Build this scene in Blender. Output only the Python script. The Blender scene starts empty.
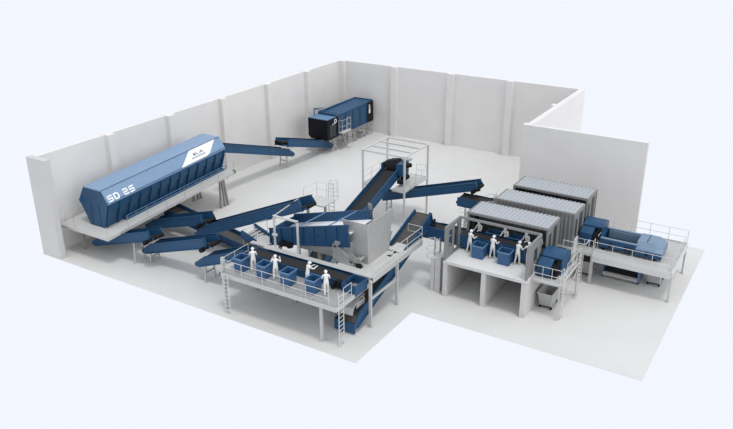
import bpy, bmesh, math, random
from mathutils import Vector, Matrix
random.seed(7)
scn = bpy.context.scene
col = scn.collection
R = math.radians

# ------------------------------------------------------------------ materials
def mat(name, rgb, rough=0.5, metal=0.0, noise=0.0, scale=3.0, spec=0.5, bump=0.0):
    m = bpy.data.materials.new(name); m.use_nodes = True
    nt = m.node_tree; b = nt.nodes['Principled BSDF']
    b.inputs['Base Color'].default_value = (*rgb, 1)
    b.inputs['Roughness'].default_value = rough
    b.inputs['Metallic'].default_value = metal
    b.inputs['Specular IOR Level'].default_value = spec
    if noise > 0 or bump > 0:
        tc = nt.nodes.new('ShaderNodeTexCoord')
        n = nt.nodes.new('ShaderNodeTexNoise'); n.inputs['Scale'].default_value = scale
        n.inputs['Detail'].default_value = 4
        nt.links.new(tc.outputs['Object'], n.inputs['Vector'])
    if noise > 0:
        r = nt.nodes.new('ShaderNodeValToRGB')
        r.color_ramp.elements[0].position = .3; r.color_ramp.elements[1].position = .7
        r.color_ramp.elements[0].color = (*[c*(1-noise) for c in rgb], 1)
        r.color_ramp.elements[1].color = (*[min(1, c*(1+noise)) for c in rgb], 1)
        nt.links.new(n.outputs['Fac'], r.inputs['Fac'])
        nt.links.new(r.outputs['Color'], b.inputs['Base Color'])
    if bump > 0:
        bp = nt.nodes.new('ShaderNodeBump'); bp.inputs['Strength'].default_value = bump
        nt.links.new(n.outputs['Fac'], bp.inputs['Height'])
        nt.links.new(bp.outputs['Normal'], b.inputs['Normal'])
    return m

M = dict(
    floor=mat('floor screed', (.63, .625, .605), .75, noise=.02, scale=.35),
    wall_dimmed=mat('dimmed wall concrete', (.56, .555, .54), .8, noise=.02, scale=.5),  # wall concrete with dimmer light on the front end put into its colour
    palehood=mat('pale hood paint', (.16, .24, .34), .45, noise=.04, scale=3),
    cabinfloor=mat('cabin floor', (.66, .66, .65), .7, noise=.03, scale=2),
    wall=mat('wall concrete', (.725, .712, .69), .8, noise=.025, scale=.5),
    concrete=mat('cast concrete', (.56, .555, .54), .8, noise=.05, scale=1.5),
    blue=mat('blue paint', (.013, .068, .152), .45, noise=.08, scale=2.5, spec=.35),
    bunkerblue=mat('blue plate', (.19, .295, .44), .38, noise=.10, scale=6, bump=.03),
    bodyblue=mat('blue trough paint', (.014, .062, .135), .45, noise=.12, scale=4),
    binblue=mat('blue bin plastic', (.030, .10, .22), .45, noise=.22, scale=9),
    hoodblue=mat('pale blue paint', (.10, .20, .34), .4, noise=.06, scale=3),
    belt=mat('rubber belt', (.018, .018, .019), .85, noise=.1, scale=3),
    beltgrey=mat('dusty belt', (.065, .064, .06), .8, noise=.15, scale=3),
    dark=mat('dark steel', (.008, .009, .011), .6, spec=.15),
    black=mat('black cladding', (.004, .005, .008), .55, noise=.1, scale=3, spec=.2),
    opening=mat('dark panel', (.03, .033, .036), .6),
    galv=mat('galvanised steel', (.50, .50, .485), .5, metal=.15, noise=.04, scale=5),
    grating=mat('floor grating', (.50, .50, .485), .6, noise=.05, scale=8),
    deckgrey=mat('grey open grating', (.33, .33, .32), .65, noise=.18, scale=7),
    beam=mat('dark grey beam paint', (.10, .11, .13), .6),
    leg=mat('grey leg paint', (.30, .295, .275), .55, noise=.05, scale=4),
    rail=mat('rail paint', (.58, .58, .57), .5),
    silver=mat('brushed sheet steel', (.46, .455, .445), .38, metal=.3, noise=.05, scale=1.5),
    zinc=mat('zinc sheet', (.40, .40, .39), .42, metal=.5, noise=.08, scale=3),
    cont=mat('container grey paint', (.21, .21, .205), .6, noise=.04, scale=2),
    roof=mat('container roof', (.42, .445, .47), .45, metal=.2, noise=.04, scale=3),
    frame=mat('container frame', (.22, .22, .215), .6, noise=.04, scale=2),
    skip=mat('skip paint', (.40, .40, .39), .55, noise=.04, scale=3),
    white=mat('white overall', (.78, .77, .74), .7),
    helmet=mat('white helmet', (.82, .82, .80), .4),
    sign=mat('white sign paint', (.85, .86, .86), .5),
    ink=mat('grey lettering', (.20, .23, .27), .6),
    gravel=mat('white paint bright', (.85, .85, .85), .5),
)

# ------------------------------------------------------------------ helpers
class MB:
    def __init__(s): s.v = []; s.f = []
    def add(s, vs, fs):
        b = len(s.v); s.v += [Vector(x) for x in vs]; s.f += [[b+i for i in f] for f in fs]; return s
    def box(s, x0, x1, y0, y1, z0, z1):
        vs = [(x0,y0,z0),(x1,y0,z0),(x1,y1,z0),(x0,y1,z0),(x0,y0,z1),(x1,y0,z1),(x1,y1,z1),(x0,y1,z1)]
        return s.hexa(vs)
    def hexa(s, vs):
        return s.add(vs, [(0,3,2,1),(4,5,6,7),(0,1,5,4),(1,2,6,5),(2,3,7,6),(3,0,4,7)])
    def bar(s, p, q, w, h=None, up=(0,0,1)):
        h = w if h is None else h
        p, q = Vector(p), Vector(q); d = (q-p).normalized(); u = Vector(up)
        if abs(d.dot(u)) > .98: u = Vector((0,1,0))
        a = d.cross(u).normalized()*(w/2); b = a.cross(d).normalized()*(h/2)
        return s.hexa([p-a-b, p+a-b, p+a+b, p-a+b, q-a-b, q+a-b, q+a+b, q-a+b])
    def tube(s, p, q, r, n=8, r2=None):
        r2 = r if r2 is None else r2
        p, q = Vector(p), Vector(q); d = (q-p).normalized(); u = Vector((0,0,1))
        if abs(d.dot(u)) > .98: u = Vector((0,1,0))
        a = d.cross(u).normalized(); b = a.cross(d).normalized(); vs = []
        for k in range(n):
            t = 2*math.pi*k/n; c = a*math.cos(t)+b*math.sin(t)
            vs += [p+c*r, q+c*r2]
        fs = [(2*k, 2*((k+1)%n), 2*((k+1)%n)+1, 2*k+1) for k in range(n)]
        fs += [tuple(2*k for k in reversed(range(n))), tuple(2*k+1 for k in range(n))]
        return s.add(vs, fs)
    def ring(s, c, rad, r, n=14, a0=0, a1=360, ax=((1,0,0),(0,1,0))):
        c = Vector(c); A, B = Vector(ax[0]), Vector(ax[1]); pts = []
        for k in range(n+1):
            t = R(a0+(a1-a0)*k/n); pts.append(c+A*rad*math.cos(t)+B*rad*math.sin(t))
        for k in range(n): s.tube(pts[k], pts[k+1], r, 5)
        return s
    def prism(s, poly, fn, t0, t1):
        n = len(poly); vs = [fn(u, v, t0) for u, v in poly]+[fn(u, v, t1) for u, v in poly]
        fs = [tuple(reversed(range(n))), tuple(range(n, 2*n))]
        fs += [(k, (k+1)%n, n+(k+1)%n, n+k) for k in range(n)]
        return s.add(vs, fs)
    def loft(s, rings, close=True):
        n = len(rings[0]); vs = [p for r in rings for p in r]; fs = []
        for i in range(len(rings)-1):
            for k in range(n):
                a = i*n+k; b = i*n+(k+1)%n; fs.append((a, b, b+n, a+n))
        if close: fs += [tuple(reversed(range(n))), tuple(range((len(rings)-1)*n, len(rings)*n))]
        return s.add(vs, fs)
    def build(s, name, material, parent=None, smooth=False, bevel=0):
        org = parent_world(parent)
        me = bpy.data.meshes.new(name)
        me.from_pydata([tuple(v-org) for v in s.v], [], s.f)
        bm = bmesh.new(); bm.from_mesh(me); bmesh.ops.recalc_face_normals(bm, faces=bm.faces)
        bm.to_mesh(me); bm.free()
        if smooth:
            for p in me.polygons: p.use_smooth = True
        me.materials.append(material)
        o = bpy.data.objects.new(name, me); col.objects.link(o)
        if parent is not None: o.parent = parent
        if bevel:
            bv = o.modifiers.new('bevel', 'BEVEL'); bv.width = bevel; bv.segments = 1; bv.limit_method = 'ANGLE'
        return o

def parent_world(o):
    v = Vector((0,0,0))
    while o is not None:
        v += o.location; o = o.parent
    return v

def thing(name, label, cat, loc=(0,0,0), group=None):
    o = bpy.data.objects.new(name, None); col.objects.link(o); o.empty_display_size = .3
    o.location = loc; o['label'] = label; o['category'] = cat
    if group: o['group'] = group
    return o

def struct(o): o['kind'] = 'structure'; return o

def copy_thing(root, loc, rz, label):
    c = root.copy(); col.objects.link(c); c.location = loc; c.rotation_euler = (0,0,rz); c['label'] = label
    def rec(src, dst):
        for ch in [o for o in bpy.data.objects if o.parent == src]:
            d = ch.copy(); col.objects.link(d); d.parent = dst; rec(ch, d)
    rec(root, c)
    return c

# ------------------------------------------------------------------ setting
H = 8.19
fl = [(-1.0,.5),(-1.0,-42.56),(28.85,-42.56),(28.85,-35.34),(44.28,-35.34),(44.28,-14.45),(29.3,-14.45),(29.3,.5)]
struct(MB().prism(fl, lambda u,v,t:(u,v,t), -.02, 0).build('floor', M['floor']))
struct(MB().box(-.65,-.2,-42.0,.45,0,H).build('wall_left', M['wall']))
struct(MB().box(-.2,28.65,0,.45,0,H).build('wall_back', M['wall']))
struct(MB().box(28.65,29.15,-14.3,.45,0,H).build('wall_right', M['wall']))
struct(MB().box(28.95,38.87,-14.85,-14.45,0,H).build('wall_side', M['wall']))
struct(MB().box(-.9,1.25,-42.5,-42.0,0,H).build('wall_front', M['wall_dimmed']))
n = 1
for y in (-7.1,-14.15,-21.25,-28.3,-35.2):
    struct(MB().box(-.72,.3,y-.38,y+.38,0,H+.03).build('trim_%d' % n, M['wall'])); n += 1
for x in (.15,7.3,14.45,21.4):
    struct(MB().box(x-.36,x+.36,-.48,.5,0,H+.03).build('trim_%d' % n, M['wall'])); n += 1
struct(MB().box(28.3,28.65,-7.5,-6.9,0,H+.02).build('trim_%d' % n, M['wall'])); n += 1
struct(MB().box(28.4,28.95,-14.9,-14.3,0,H+.02).build('trim_%d' % n, M['wall'])); n += 1

# ------------------------------------------------------------------ conveyors
def conveyor(label, axis, c, tail, head, w=1.35, h=.85, cut=1.2, near=-1, legs=(), belt='belt', nose=True,
             motor=True, group=None, far_angle=True, foot=None, name='belt_conveyor', side='blue', deep=.3):
    """axis 'x' or 'y'; c = centre on the other axis; tail/head = (along, z) of the bottom edge of the side channel"""
    s = 1 if head[0] > tail[0] else -1
    L = math.hypot(head[0]-tail[0], head[1]-tail[1])
    ca, sa = (head[0]-tail[0])/L, (head[1]-tail[1])/L
    def P(a, b, v):
        u = tail[0]+a*ca-b*sa*s; z = tail[1]+a*sa+b*abs(ca)
        return Vector((u, c+v, z)) if axis == 'x' else Vector((c+v, u, z))
    base = P(0,0,0); base.z = 0
    t = thing(name, label, 'conveyor', base, group)
    hw = w/2
    for sd in (-1, 1):
        a1 = L-(cut if sd == near else 0)
        if nose: prof = [(0,0),(-.32,.14),(-.32,.38),(.95,h),(a1,h),(a1,0)]
        else: prof = [(0,0),(0,h),(a1,h),(a1,0)]
        if sd != near and far_angle: prof[-2:] = [(a1-.15,h),(a1,h*.35),(a1-.2,0)]
        v0, v1 = (sd*hw, sd*(hw-.06))
        m = MB().prism(prof, P, v0, v1)
        m.prism([(.95,h-.05),(.95,h),(a1-.1,h),(a1-.1,h-.05)], P, sd*(hw+.07), v1)   # flange lip
        m.prism([(.1,0),(.1,.06),(a1-.1,.06),(a1-.1,0)], P, sd*(hw+.07), v1)
        sp = m.build('side_channel', M[side], t)

    m = MB().prism([(-.1,max(.1,h-deep-.08)),(-.1,max(.18,h-deep)),(L-.1,h-deep),(L-.1,h-deep-.08)] if nose else [(.05,h-deep-.08),(.05,h-deep),(L-.05,h-deep),(L-.05,h-deep-.08)],
                   P, -hw+.07, hw-.07)
    m.build('belt', M[belt], t)
    MB().prism([(.1,.02),(.1,.08),(L-.25,.08),(L-.25,.02)], P, -hw+.07, hw-.07).build('bottom_pan', M[side], t)
    d = MB(); hd = max(.18, h-deep-.16); d.tube(P(L-.05,hd,-hw+.08), P(L-.05,hd,hw-.08), .15, 14)
    if cut > 0:
        d.tube(P(L-.5,hd,near*(hw-.1)), P(L-.05,hd,near*(hw-.1)), .07, 8)
    d.build('head_drum', M['dark'], t, True)
    MB().tube(P(.02,.26,-hw+.08), P(.02,.26,hw-.08), .16, 12).build('tail_drum', M['dark'], t, True)
    if cut > 0:
        a1 = L-cut
        MB().prism([(a1,-.04),(a1,h+.06),(a1+.04,h+.06),(a1+.04,-.04)], P, near*(hw+.1), near*(hw-.14)).build('end_plate', M['blue'], t)
        mm = MB(); mm.prism([(a1+.1,.02),(a1+.1,.16),(L-.1,.2),(L-.1,.06)], P, near*hw, near*(hw-.1))
        mm.build('bearing_beam', M['blue'], t)
    if motor:
        a1 = L-cut-.3
        mm = MB(); mm.tube(P(a1,-.02,near*(hw+.02)), P(a1,-.02,near*(hw+.36)), .17, 12)
        mm.bar(P(a1-.05,-.02,near*(hw+.12)), P(a1+.6,.1,near*(hw+.1)), .14, .2)
        mm.build('drive_motor', M['dark'], t, False)
    for a in legs:
        p = P(a, .02, 0)
        mm = MB()
        for sd in (-1, 1):
            q = P(a, .02, sd*(hw-.12))
            off = Vector((.0,0,0))
            g = Vector((q.x, q.y, 0))
            if axis == 'x': g.y += sd*.12
            else: g.x += sd*.12
            lg = MB().bar(q, g, .1, .1).box(g.x-.13,g.x+.13,g.y-.13,g.y+.13,0,.02).build('support_leg', M['galv'], t)
        q0, q1 = P(a,.02,-(hw-.12)), P(a,.02,hw-.12)
        MB().bar(Vector((q0.x,q0.y,q0.z*.55)), Vector((q1.x,q1.y,q1.z*.55)), .08, .1).build('cross_tie', M['galv'], t)
    return t, P, L

NW = dict(w=1.0, h=.8, deep=.6)
conveyor('blue inclined conveyor along the left wall, climbing to the far end of the bunker', 'y', 2.8, (-14.8,.95), (-25.4,4.4), w=1.05, h=.8, cut=0, near=1, legs=(.9,), motor=False)
conveyor('short blue conveyor from under the black-ended box, head near the left wall', 'y', 3.4, (-8.4,.22), (-17.2,2.82), w=1.1, h=.8, cut=.9, near=1, motor=False)
conveyor('blue conveyor under the near corner of the bunker platform', 'x', -39.42, (2.3,.42), (9.3,2.53), cut=.55, legs=(4.7,), **NW)
conveyor('blue conveyor leaving the bunker platform behind two lower conveyors', 'x', -35.2, (3.9,.66), (10.75,2.62), cut=.55, legs=(.4,), **NW)
conveyor('blue conveyor on open floor between bunker platform corner and picking deck', 'x', -38.72, (7.25,.64), (14.4,2.9), cut=.55, legs=(.5,), **NW)
conveyor('flat grey-belted conveyor sloping from under the bunker to the long steep conveyor', 'x', -33.4, (12.6,.15), (4.2,1.5), cut=0, nose=False, belt='beltgrey', motor=False, w=1.45, h=.6)
conveyor('long blue conveyor climbing from the floor to the maintenance platform with caged ladder', 'x', -35.15, (9.6,1.22), (20.6,5.97), cut=.6, legs=(.3,), motor=False, w=1.05, h=.85, deep=.62)
conveyor('blue feed conveyor with pointed nose rising to the left end of the picking deck', 'x', -38.85, (13.1,1.1), (17.9,2.9), cut=0, h=.75, legs=(.6,), motor=False, w=1.1, deep=.4)
conveyor('horizontal dark picking belt behind the four bins on the picking deck', 'x', -38.85, (17.95,2.92), (26.0,2.92), cut=0, h=.55, nose=False, motor=False, w=1.25, far_angle=False, deep=.12)
hc_, _p, _l = conveyor('steep grey-belted conveyor rising under the hopper deck to the flat cabin feeder', 'y', 26.4, (-39.6,.35), (-28.9,4.03), w=1.35, h=.9, cut=.2, near=1, legs=(), belt='beltgrey')
MB().box(25.55,27.15,-39.98,-39.92,.12,.85).build('tail_plate', M['blue'], hc_)
MB().box(25.55,25.62,-39.92,-38.6,.12,.95).build('tail_plate', M['blue'], hc_)
conveyor('flat blue conveyor feeding into the open-topped picking cabin', 'x', -29.3, (26.7,3.05), (36.0,3.05), w=1.1, h=.92, cut=0, nose=False, motor=False, legs=(1.0,), deep=.1)
conveyor('steep blue conveyor climbing from behind the feeder trough into the steel tower', 'y', 19.5, (-33.4,.31), (-21.7,4.12), w=1.4, h=.85, cut=0, near=1, legs=(), motor=False)
conveyor('long blue conveyor running right from the foot of the steel tower', 'x', -22.0, (18.9,1.78), (27.9,4.52), cut=.15, legs=(.4,), nose=False, w=1.0, h=.7, deep=.5)
conveyor('short flat blue conveyor from the raised conveyor head to the two rear containers', 'x', -22.5, (26.3,3.1), (36.4,3.1), w=1.25, h=.72, cut=0, nose=False, motor=False, legs=(.7,2.6), deep=.05)

# head hood on the tower conveyor
t = thing('transfer_hood', 'black faceted hood and blue drive over the conveyor head inside the steel tower', 'conveyor hood', (19.5,-21.3,3.5))
MB().loft([[(18.7,-22.2,4.75),(20.05,-22.2,4.75),(20.05,-21.1,4.7),(18.7,-21.1,4.7)],
           [(18.6,-22.1,5.0),(20.1,-22.1,5.15),(20.1,-20.9,5.3),(18.7,-20.9,5.1)],
           [(18.9,-21.8,5.25),(19.8,-21.7,5.5),(19.8,-21.0,5.45),(19.0,-21.0,5.3)]]).build('hood_shell', M['dark'], t)
MB().box(18.62,18.7,-22.3,-20.9,4.6,5.15).build('hood_cheek', M['blue'], t)
MB().box(20.12,20.2,-22.3,-20.9,4.2,5.3).build('hood_cheek', M['blue'], t)
MB().box(20.2,20.75,-22.3,-21.2,4.3,5.35).build('gear_casing', M['blue'], t)
MB().box(20.22,20.3,-22.0,-21.4,3.45,4.3).build('gear_bracket', M['blue'], t)
MB().tube((20.8,-22.2,4.1),(20.8,-21.5,4.1),.24,12).build('drive_motor', M['dark'], t)
MB().tube((20.4,-22.5,3.85),(21.0,-22.4,3.85),.2,12).build('drive_motor', M['dark'], t)
MB().tube((20.75,-21.8,5.1),(21.0,-21.3,5.1),.2,12).build('drive_motor', M['dark'], t)
MB().box(20.15,20.85,-21.4,-20.8,5.4,5.52).build('gear_lid', M['zinc'], t)

# ------------------------------------------------------------------ platforms
def handrail(t, pts, z, h=1.1, step=1.6, r=.019, kick=True, posts_z=None):
    m = MB()
    for hh in (h, h*.5):
        for a, b in zip(pts, pts[1:]):
            m.tube((a[0],a[1],z+hh),(b[0],b[1],z+hh), r, 6)
    if kick:
        for a, b in zip(pts, pts[1:]): m.bar((a[0],a[1],z+.06),(b[0],b[1],z+.06), .02, .12)
    o = m.build('handrail', M['rail'], t)
    done = []
    for a, b in zip(pts, pts[1:]):
        L = math.hypot(b[0]-a[0], b[1]-a[1]); k = max(1, round(L/step))
        for i in range(k+1):
            x, y = a[0]+(b[0]-a[0])*i/k, a[1]+(b[1]-a[1])*i/k
            if any(abs(x-p[0])+abs(y-p[1]) < .1 for p in done): continue
            done.append((x, y))
            MB().tube((x,y,z),(x,y,z+h), r*1.1, 6).build('handrail_post', M['rail'], o)
    return o

def ladder(t, x, y, z0, z1, face, w=.5, cage=None, parent_name='ladder'):
    """face: 'x' rungs along x, 'y' rungs along y"""
    d = (w/2,0) if face == 'x' else (0,w/2)
    m = MB()
    for s in (-1,1): m.tube((x+s*d[0],y+s*d[1],z0),(x+s*d[0],y+s*d[1],z1), .03, 6)
    o = m.build(parent_name, M['rail'], t)
    z = z0+.3
    while z < z1-.1:
        MB().tube((x-d[0],y-d[1],z),(x+d[0],y+d[1],z), .022, 5).build('rung', M['rail'], o); z += .3
    if cage:
        sx, sy, za, zb = cage
        c = MB(); zz = za
        while zz <= zb+.01:
            c.ring((x+sx*.3,y+sy*.3,zz), .4, .022, 12); zz += .65
        for k in range(5):
            a = R(360*k/5+10); px, py = x+sx*.3+.4*math.cos(a), y+sy*.3+.4*math.sin(a)
            c.tube((px,py,za),(px,py,zb), .016, 5)
        c.build('safety_cage', M['rail'], t)
    return o

def legs_of(t, pts, z, w=.2, m='galv'):
    for x, y in pts:
        MB().box(x-w/2,x+w/2,y-w/2,y+w/2,.03,z).box(x-w,x+w,y-w,y+w,0,.03).build('leg', M[m], t)

# --- picking deck
t = thing('sorting_platform', 'long raised grey picking deck in front with two ladders, four blue bins on it', 'platform', (22.2,-40.4,0))
MB().box(17.6,26.95,-41.8,-38.0,2.78,2.9).build('deck', M['deckgrey'], t)
m = MB(); m.box(17.5,26.95,-41.9,-41.8,2.66,2.92); m.box(17.5,17.6,-41.9,-38.0,2.66,2.92); m.box(26.95,27.05,-41.9,-38.0,2.66,2.92)
for x in (19.5,21.4,23.3,25.2): m.box(x,x+.12,-41.8,-38,2.6,2.78)
m.build('edge_beam', M['galv'], t)
legs_of(t, [(17.6,-41.55),(25.65,-41.55)], 2.5, .17)
legs_of(t, [(17.6,-38.3),(19.3,-38.3),(21.1,-38.3),(24.4,-38.3)], 2.5, .2)
MB().box(17.5,17.7,-41.65,-41.45,2.5,3.95).build('corner_post', M['galv'], t)
handrail(t, [(17.6,-38.9),(17.6,-41.75),(26.4,-41.75)], 2.9, 1.0, kick=False)
handrail(t, [(26.95,-40.9),(26.95,-40.0)], 2.9, 1.0, kick=False)
ladder(t, 18.15, -42.05, 0, 2.9, 'x', .45)
ladder(t, 27.05, -41.35, 0, 3.9, 'y', .55)

# --- hopper deck (L shaped)
Z = 3.45
t = thing('hopper_platform', 'high grey walkway behind the picking belt, turning back beneath the silver hopper', 'platform', (25,-37.9,0))
m = MB(); m.box(18.3,27.3,-38.05,-37.62,Z-.1,Z); m.box(26.0,27.3,-37.62,-31.2,Z-.1,Z); m.box(24.2,26.0,-37.62,-33.2,Z-.1,Z); m.box(16.9,18.3,-37.9,-36.4,Z-.1,Z)
m.build('deck', M['grating'], t)
m = MB(); m.box(18.3,27.4,-38.15,-38.05,Z-.2,Z+.02); m.box(27.3,27.42,-38.15,-31.2,Z-.35,Z+.04); m.box(26.0,27.3,-31.2,-31.1,Z-.3,Z+.02)
m.box(27.28,27.4,-38.4,-34.8,1.9,2.05)
m.build('edge_beam', M['galv'], t)
legs_of(t, [(27.42,-38.45),(27.42,-34.95)], Z-.02, .17, 'galv')
legs_of(t, [(18.5,-37.7),(24.3,-33.5)], Z-.1, .2, 'galv')
handrail(t, [(27.36,-37.9),(27.36,-31.2),(26.2,-31.2)], Z, 1.05, 2.2)
m = MB()
def tri(cx, cy, s, a):
    pts = [(cx+s*math.cos(R(a+120*k)), cy+s*math.sin(R(a+120*k))) for k in range(3)]
    m.prism(pts, lambda u,v,tt:(u,v,tt), Z+.002, Z+.02)
tri(26.28,-33.85,.22,200); tri(26.72,-33.95,.26,20); tri(26.68,-34.6,.26,80)
m.build('triangle_mark', M['dark'], t)
# stair chute at the left end of the walkway
t2 = thing('stair_flight', 'small steps with dark blue cheek plates at the left end of the hopper walkway', 'steps', (16.3,-37,0))
for y in (-37.55,-36.1):
    MB().prism([(15.8,3.35),(15.8,3.95),(15.95,4.0),(17.2,3.55),(17.2,3.0)], lambda u,v,tt:(u,tt,v), y, y+.07).build('cheek_plate', M['blue'], t2)
for k in range(4):
    MB().box(15.95+k*.3,16.2+k*.3,-37.48,-36.1,3.62-k*.11,3.66-k*.11).build('tread', M['galv'], t2)
MB().box(15.9,16.0,-37.5,-36.05,0,3.4).box(17.0,17.1,-37.5,-36.05,0,3.05).build('support_frame', M['leg'], t2)
for y in (-37.5,-36.1):
    MB().tube((15.85,y,4.0),(17.1,y,4.6),.025,6).tube((17.1,y,3.5),(17.1,y,4.6),.025,6).build('handrail', M['rail'], t2)

# portal frame
t = thing('portal_frame', 'light grey goalpost frame standing on the walkway before the blue feeder trough', 'steel frame', (20,-37.6,Z))
for x in (19.0,21.03):
    MB().box(x-.06,x+.06,-37.66,-37.54,Z,5.85).build('post', M['rail'], t)
MB().box(18.94,21.09,-37.66,-37.54,5.8,5.92).build('crossbeam', M['rail'], t)
MB().bar((19.0,-37.55,5.86),(19.0,-34.3,6.2),.06,.06).build('rear_brace', M['galv'], t)
MB().box(18.8,19.2,-37.68,-37.5,4.35,4.48).build('bracket', M['rail'], t)

# --- small platform with caged ladder behind the long conveyor
t = thing('maintenance_platform', 'small high maintenance platform with caged ladder at the head of the long conveyor', 'platform', (20.1,-32.8,0))
z = 5.2
MB().box(18.3,20.1,-33.1,-31.4,z-.08,z).build('deck', M['grating'], t)
legs_of(t, [(18.5,-32.9),(19.9,-32.6)], z-.08, .16)
handrail(t, [(18.3,-33.1),(18.3,-31.4),(19.2,-31.4)], z, 1.1, 1.2, kick=False)
ladder(t, 19.6, -31.35, 0, z+1.2, 'x', .5, cage=(0,1,z-.1,z+1.3))

# --- steel tower
t = thing('steel_tower', 'open white steel tower frame with a grated deck around the conveyor head', 'tower frame', (19.45,-21.2,0))
X0, X1, Y0, Y1 = 17.4, 21.5, -23.3, -19.1
for x, y in ((X0,Y0),(X1,Y0),(X1,Y1),(X0,Y1)):
    MB().box(x-.07,x+.07,y-.07,y+.07,0,6.5).box(x-.2,x+.2,y-.2,y+.2,0,.03).build('post', M['rail'], t)
for a, b in (((X0,Y0),(X1,Y0)),((X1,Y0),(X1,Y1)),((X1,Y1),(X0,Y1)),((X0,Y1),(X0,Y0)),((X0,-21.9),(X1,-21.9)),((X0,-20.5),(X1,-20.5))):
    MB().bar((*a,6.42),(*b,6.42),.12,.12).build('top_beam', M['rail'], t)
zt = 3.45
MB().box(20.35,21.4,Y0+.1,Y1-.1,zt-.08,zt).box(X0+.1,18.7,Y0+.1,Y1-.1,zt-.08,zt).box(18.7,20.35,-20.9,Y1-.1,zt-.08,zt).build('deck', M['grating'], t)
m = MB()
for a, b in (((X0,Y0),(18.7,Y0)),((20.3,Y0),(X1,Y0)),((X1,Y0),(X1,Y1)),((X1,Y1),(X0,Y1)),((X0,Y1),(X0,Y0))): m.bar((*a,zt-.1),(*b,zt-.1),.1,.2)
m.build('deck_beam', M['rail'], t)
handrail(t, [(X0,Y0+.1),(X0,Y1),(18.6,Y1)], zt, 1.0, 1.3, kick=False)
handrail(t, [(X1,Y0+.9),(X1,Y1),(20.4,Y1)], zt, 1.0, 1.3, kick=False)

# ------------------------------------------------------------------ feeder trough into the hopper
t = thing('feeder_trough', 'wide blue open-topped feeder trough sloping up into the silver hopper', 'feeder', (21.6,-35.7,0))
def gz(x): return 4.55+.262*(x-18.15)
for y, dirn in ((-37.15,-1),(-34.25,1)):
    side = MB().prism([(18.15,gz(18.15)-1.25),(18.15,gz(18.15)),(24.75,gz(24.75)),(25.0,gz(25)-1.65)], lambda u,v,tt:(u,tt,v), y, y+.08).build('side_wall', M['blue'], t)
    m = MB(); yo = y-.03 if dirn < 0 else y+.11
    for k in range(8):
        x = 18.25+k*.95; m.hexa([(x-.04,yo-.06,gz(x)-1.28),(x+.04,yo-.06,gz(x)-1.28),(x+.04,yo+.04,gz(x)-1.28),(x-.04,yo+.04,gz(x)-1.28),
                              (x-.04,yo-.06,gz(x)),(x+.04,yo-.06,gz(x)),(x+.04,yo+.04,gz(x)),(x-.04,yo+.04,gz(x))])
    for dz in (0,-.62,-1.28): m.bar((18.15,yo,gz(18.15)+dz),(25,yo,gz(25)+dz),.1,.07)
    m.build('rib', M['blue'], side)
MB().hexa([(18.3,-37.07,gz(18.3)-.72),(25.0,-37.07,gz(25)-.72),(25.0,-34.25,gz(25)-.72),(18.3,-34.25,gz(18.3)-.72),
           (18.3,-37.07,gz(18.3)-.66),(25.0,-37.07,gz(25)-.66),(25.0,-34.25,gz(25)-.66),(18.3,-34.25,gz(18.3)-.66)]).build('steel_pan', M['gravel'], t)
MB().box(18.15,18.25,-37.07,-34.25,3.25,4.45).build('end_wall', M['blue'], t)
for x in (20.6,23.3):
    MB().tube((x,-37.1,gz(x)),(x+.4,-34.2,gz(x+.4)),.045,8).build('cross_brace', M['hoodblue'], t)
MB().box(19.3,20.3,-37.45,-37.2,3.6,3.9).tube((19.45,-37.5,3.75),(19.45,-37.2,3.75),.22,12).tube((20.1,-37.5,3.75),(20.1,-37.2,3.75),.2,12).build('drive_motor', M['dark'], t)
MB().loft([[(20.6,-36.9,3.5),(25.0,-36.9,3.6),(25.0,-34.4,3.6),(20.6,-34.4,3.5)],
           [(20.4,-37.05,gz(20.4)-1.3),(25.0,-37.05,gz(25)-1.35),(25.0,-34.3,gz(25)-1.35),(20.4,-34.3,gz(20.4)-1.3)]]).build('under_pan', M['zinc'], t)
for x in (18.7,22.2):
    for y in (-36.7,-34.5):
        MB().box(x-.1,x+.1,y-.1,y+.1,0,gz(x)-1.2).build('leg', M['leg'], t)

# ------------------------------------------------------------------ hopper
t = thing('steel_hopper', 'large silver sheet-steel hopper with a wide open top on the high grey walkway', 'hopper', (25.4,-35,Z))
rim = [(24.1,-36.65),(26.1,-36.65),(26.1,-33.2),(24.1,-33.2)]
bot = [(25.1,-36.5),(26.1,-36.5),(26.1,-33.9),(25.1,-33.9)]
def shell(rim, bot, zt, zb, th=.06):
    cx = sum(p[0] for p in rim)/4; cy = sum(p[1] for p in rim)/4
    inn = lambda ps: [(p[0]+(th if p[0] < cx else -th), p[1]+(th if p[1] < cy else -th)) for p in ps]
    ri, bi = inn(rim), inn(bot)
    vs = [(*p,zb) for p in bot]+[(*p,zt) for p in rim]+[(*p,zt) for p in ri]+[(*p,zb) for p in bi]
    fs = []
    for i in range(3):
        for k in range(4):
            a = i*4+k; b = i*4+(k+1)%4; fs.append((a,b,b+4,a+4))
    for k in range(4): fs.append((k, (k+1)%4, 12+(k+1)%4, 12+k))
    return MB().add(vs, fs)
def plate3(pts, off): o = Vector(off); return MB().loft([[Vector(p) for p in pts],[Vector(p)+o for p in pts]])
plate3([(24.1,-36.65,6.42),(26.1,-36.65,6.42),(26.1,-36.5,Z),(25.1,-36.5,Z)], (0,-.05,0)).build('front_plate', M['silver'], t)
plate3([(26.1,-36.65,6.42),(26.1,-33.2,6.42),(26.1,-33.9,Z),(26.1,-36.5,Z)], (-.05,0,0)).build('side_plate', M['silver'], t)
plate3([(25.3,-33.3,4.7),(26.1,-33.3,4.7),(26.1,-33.9,Z),(25.1,-33.9,Z)], (0,-.05,0)).build('rear_plate', M['silver'], t)
plate3([(24.75,-36.55,4.6),(24.75,-33.5,4.6),(25.1,-33.9,Z),(25.1,-36.5,Z)], (.05,0,0)).build('side_plate', M['silver'], t)
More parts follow.
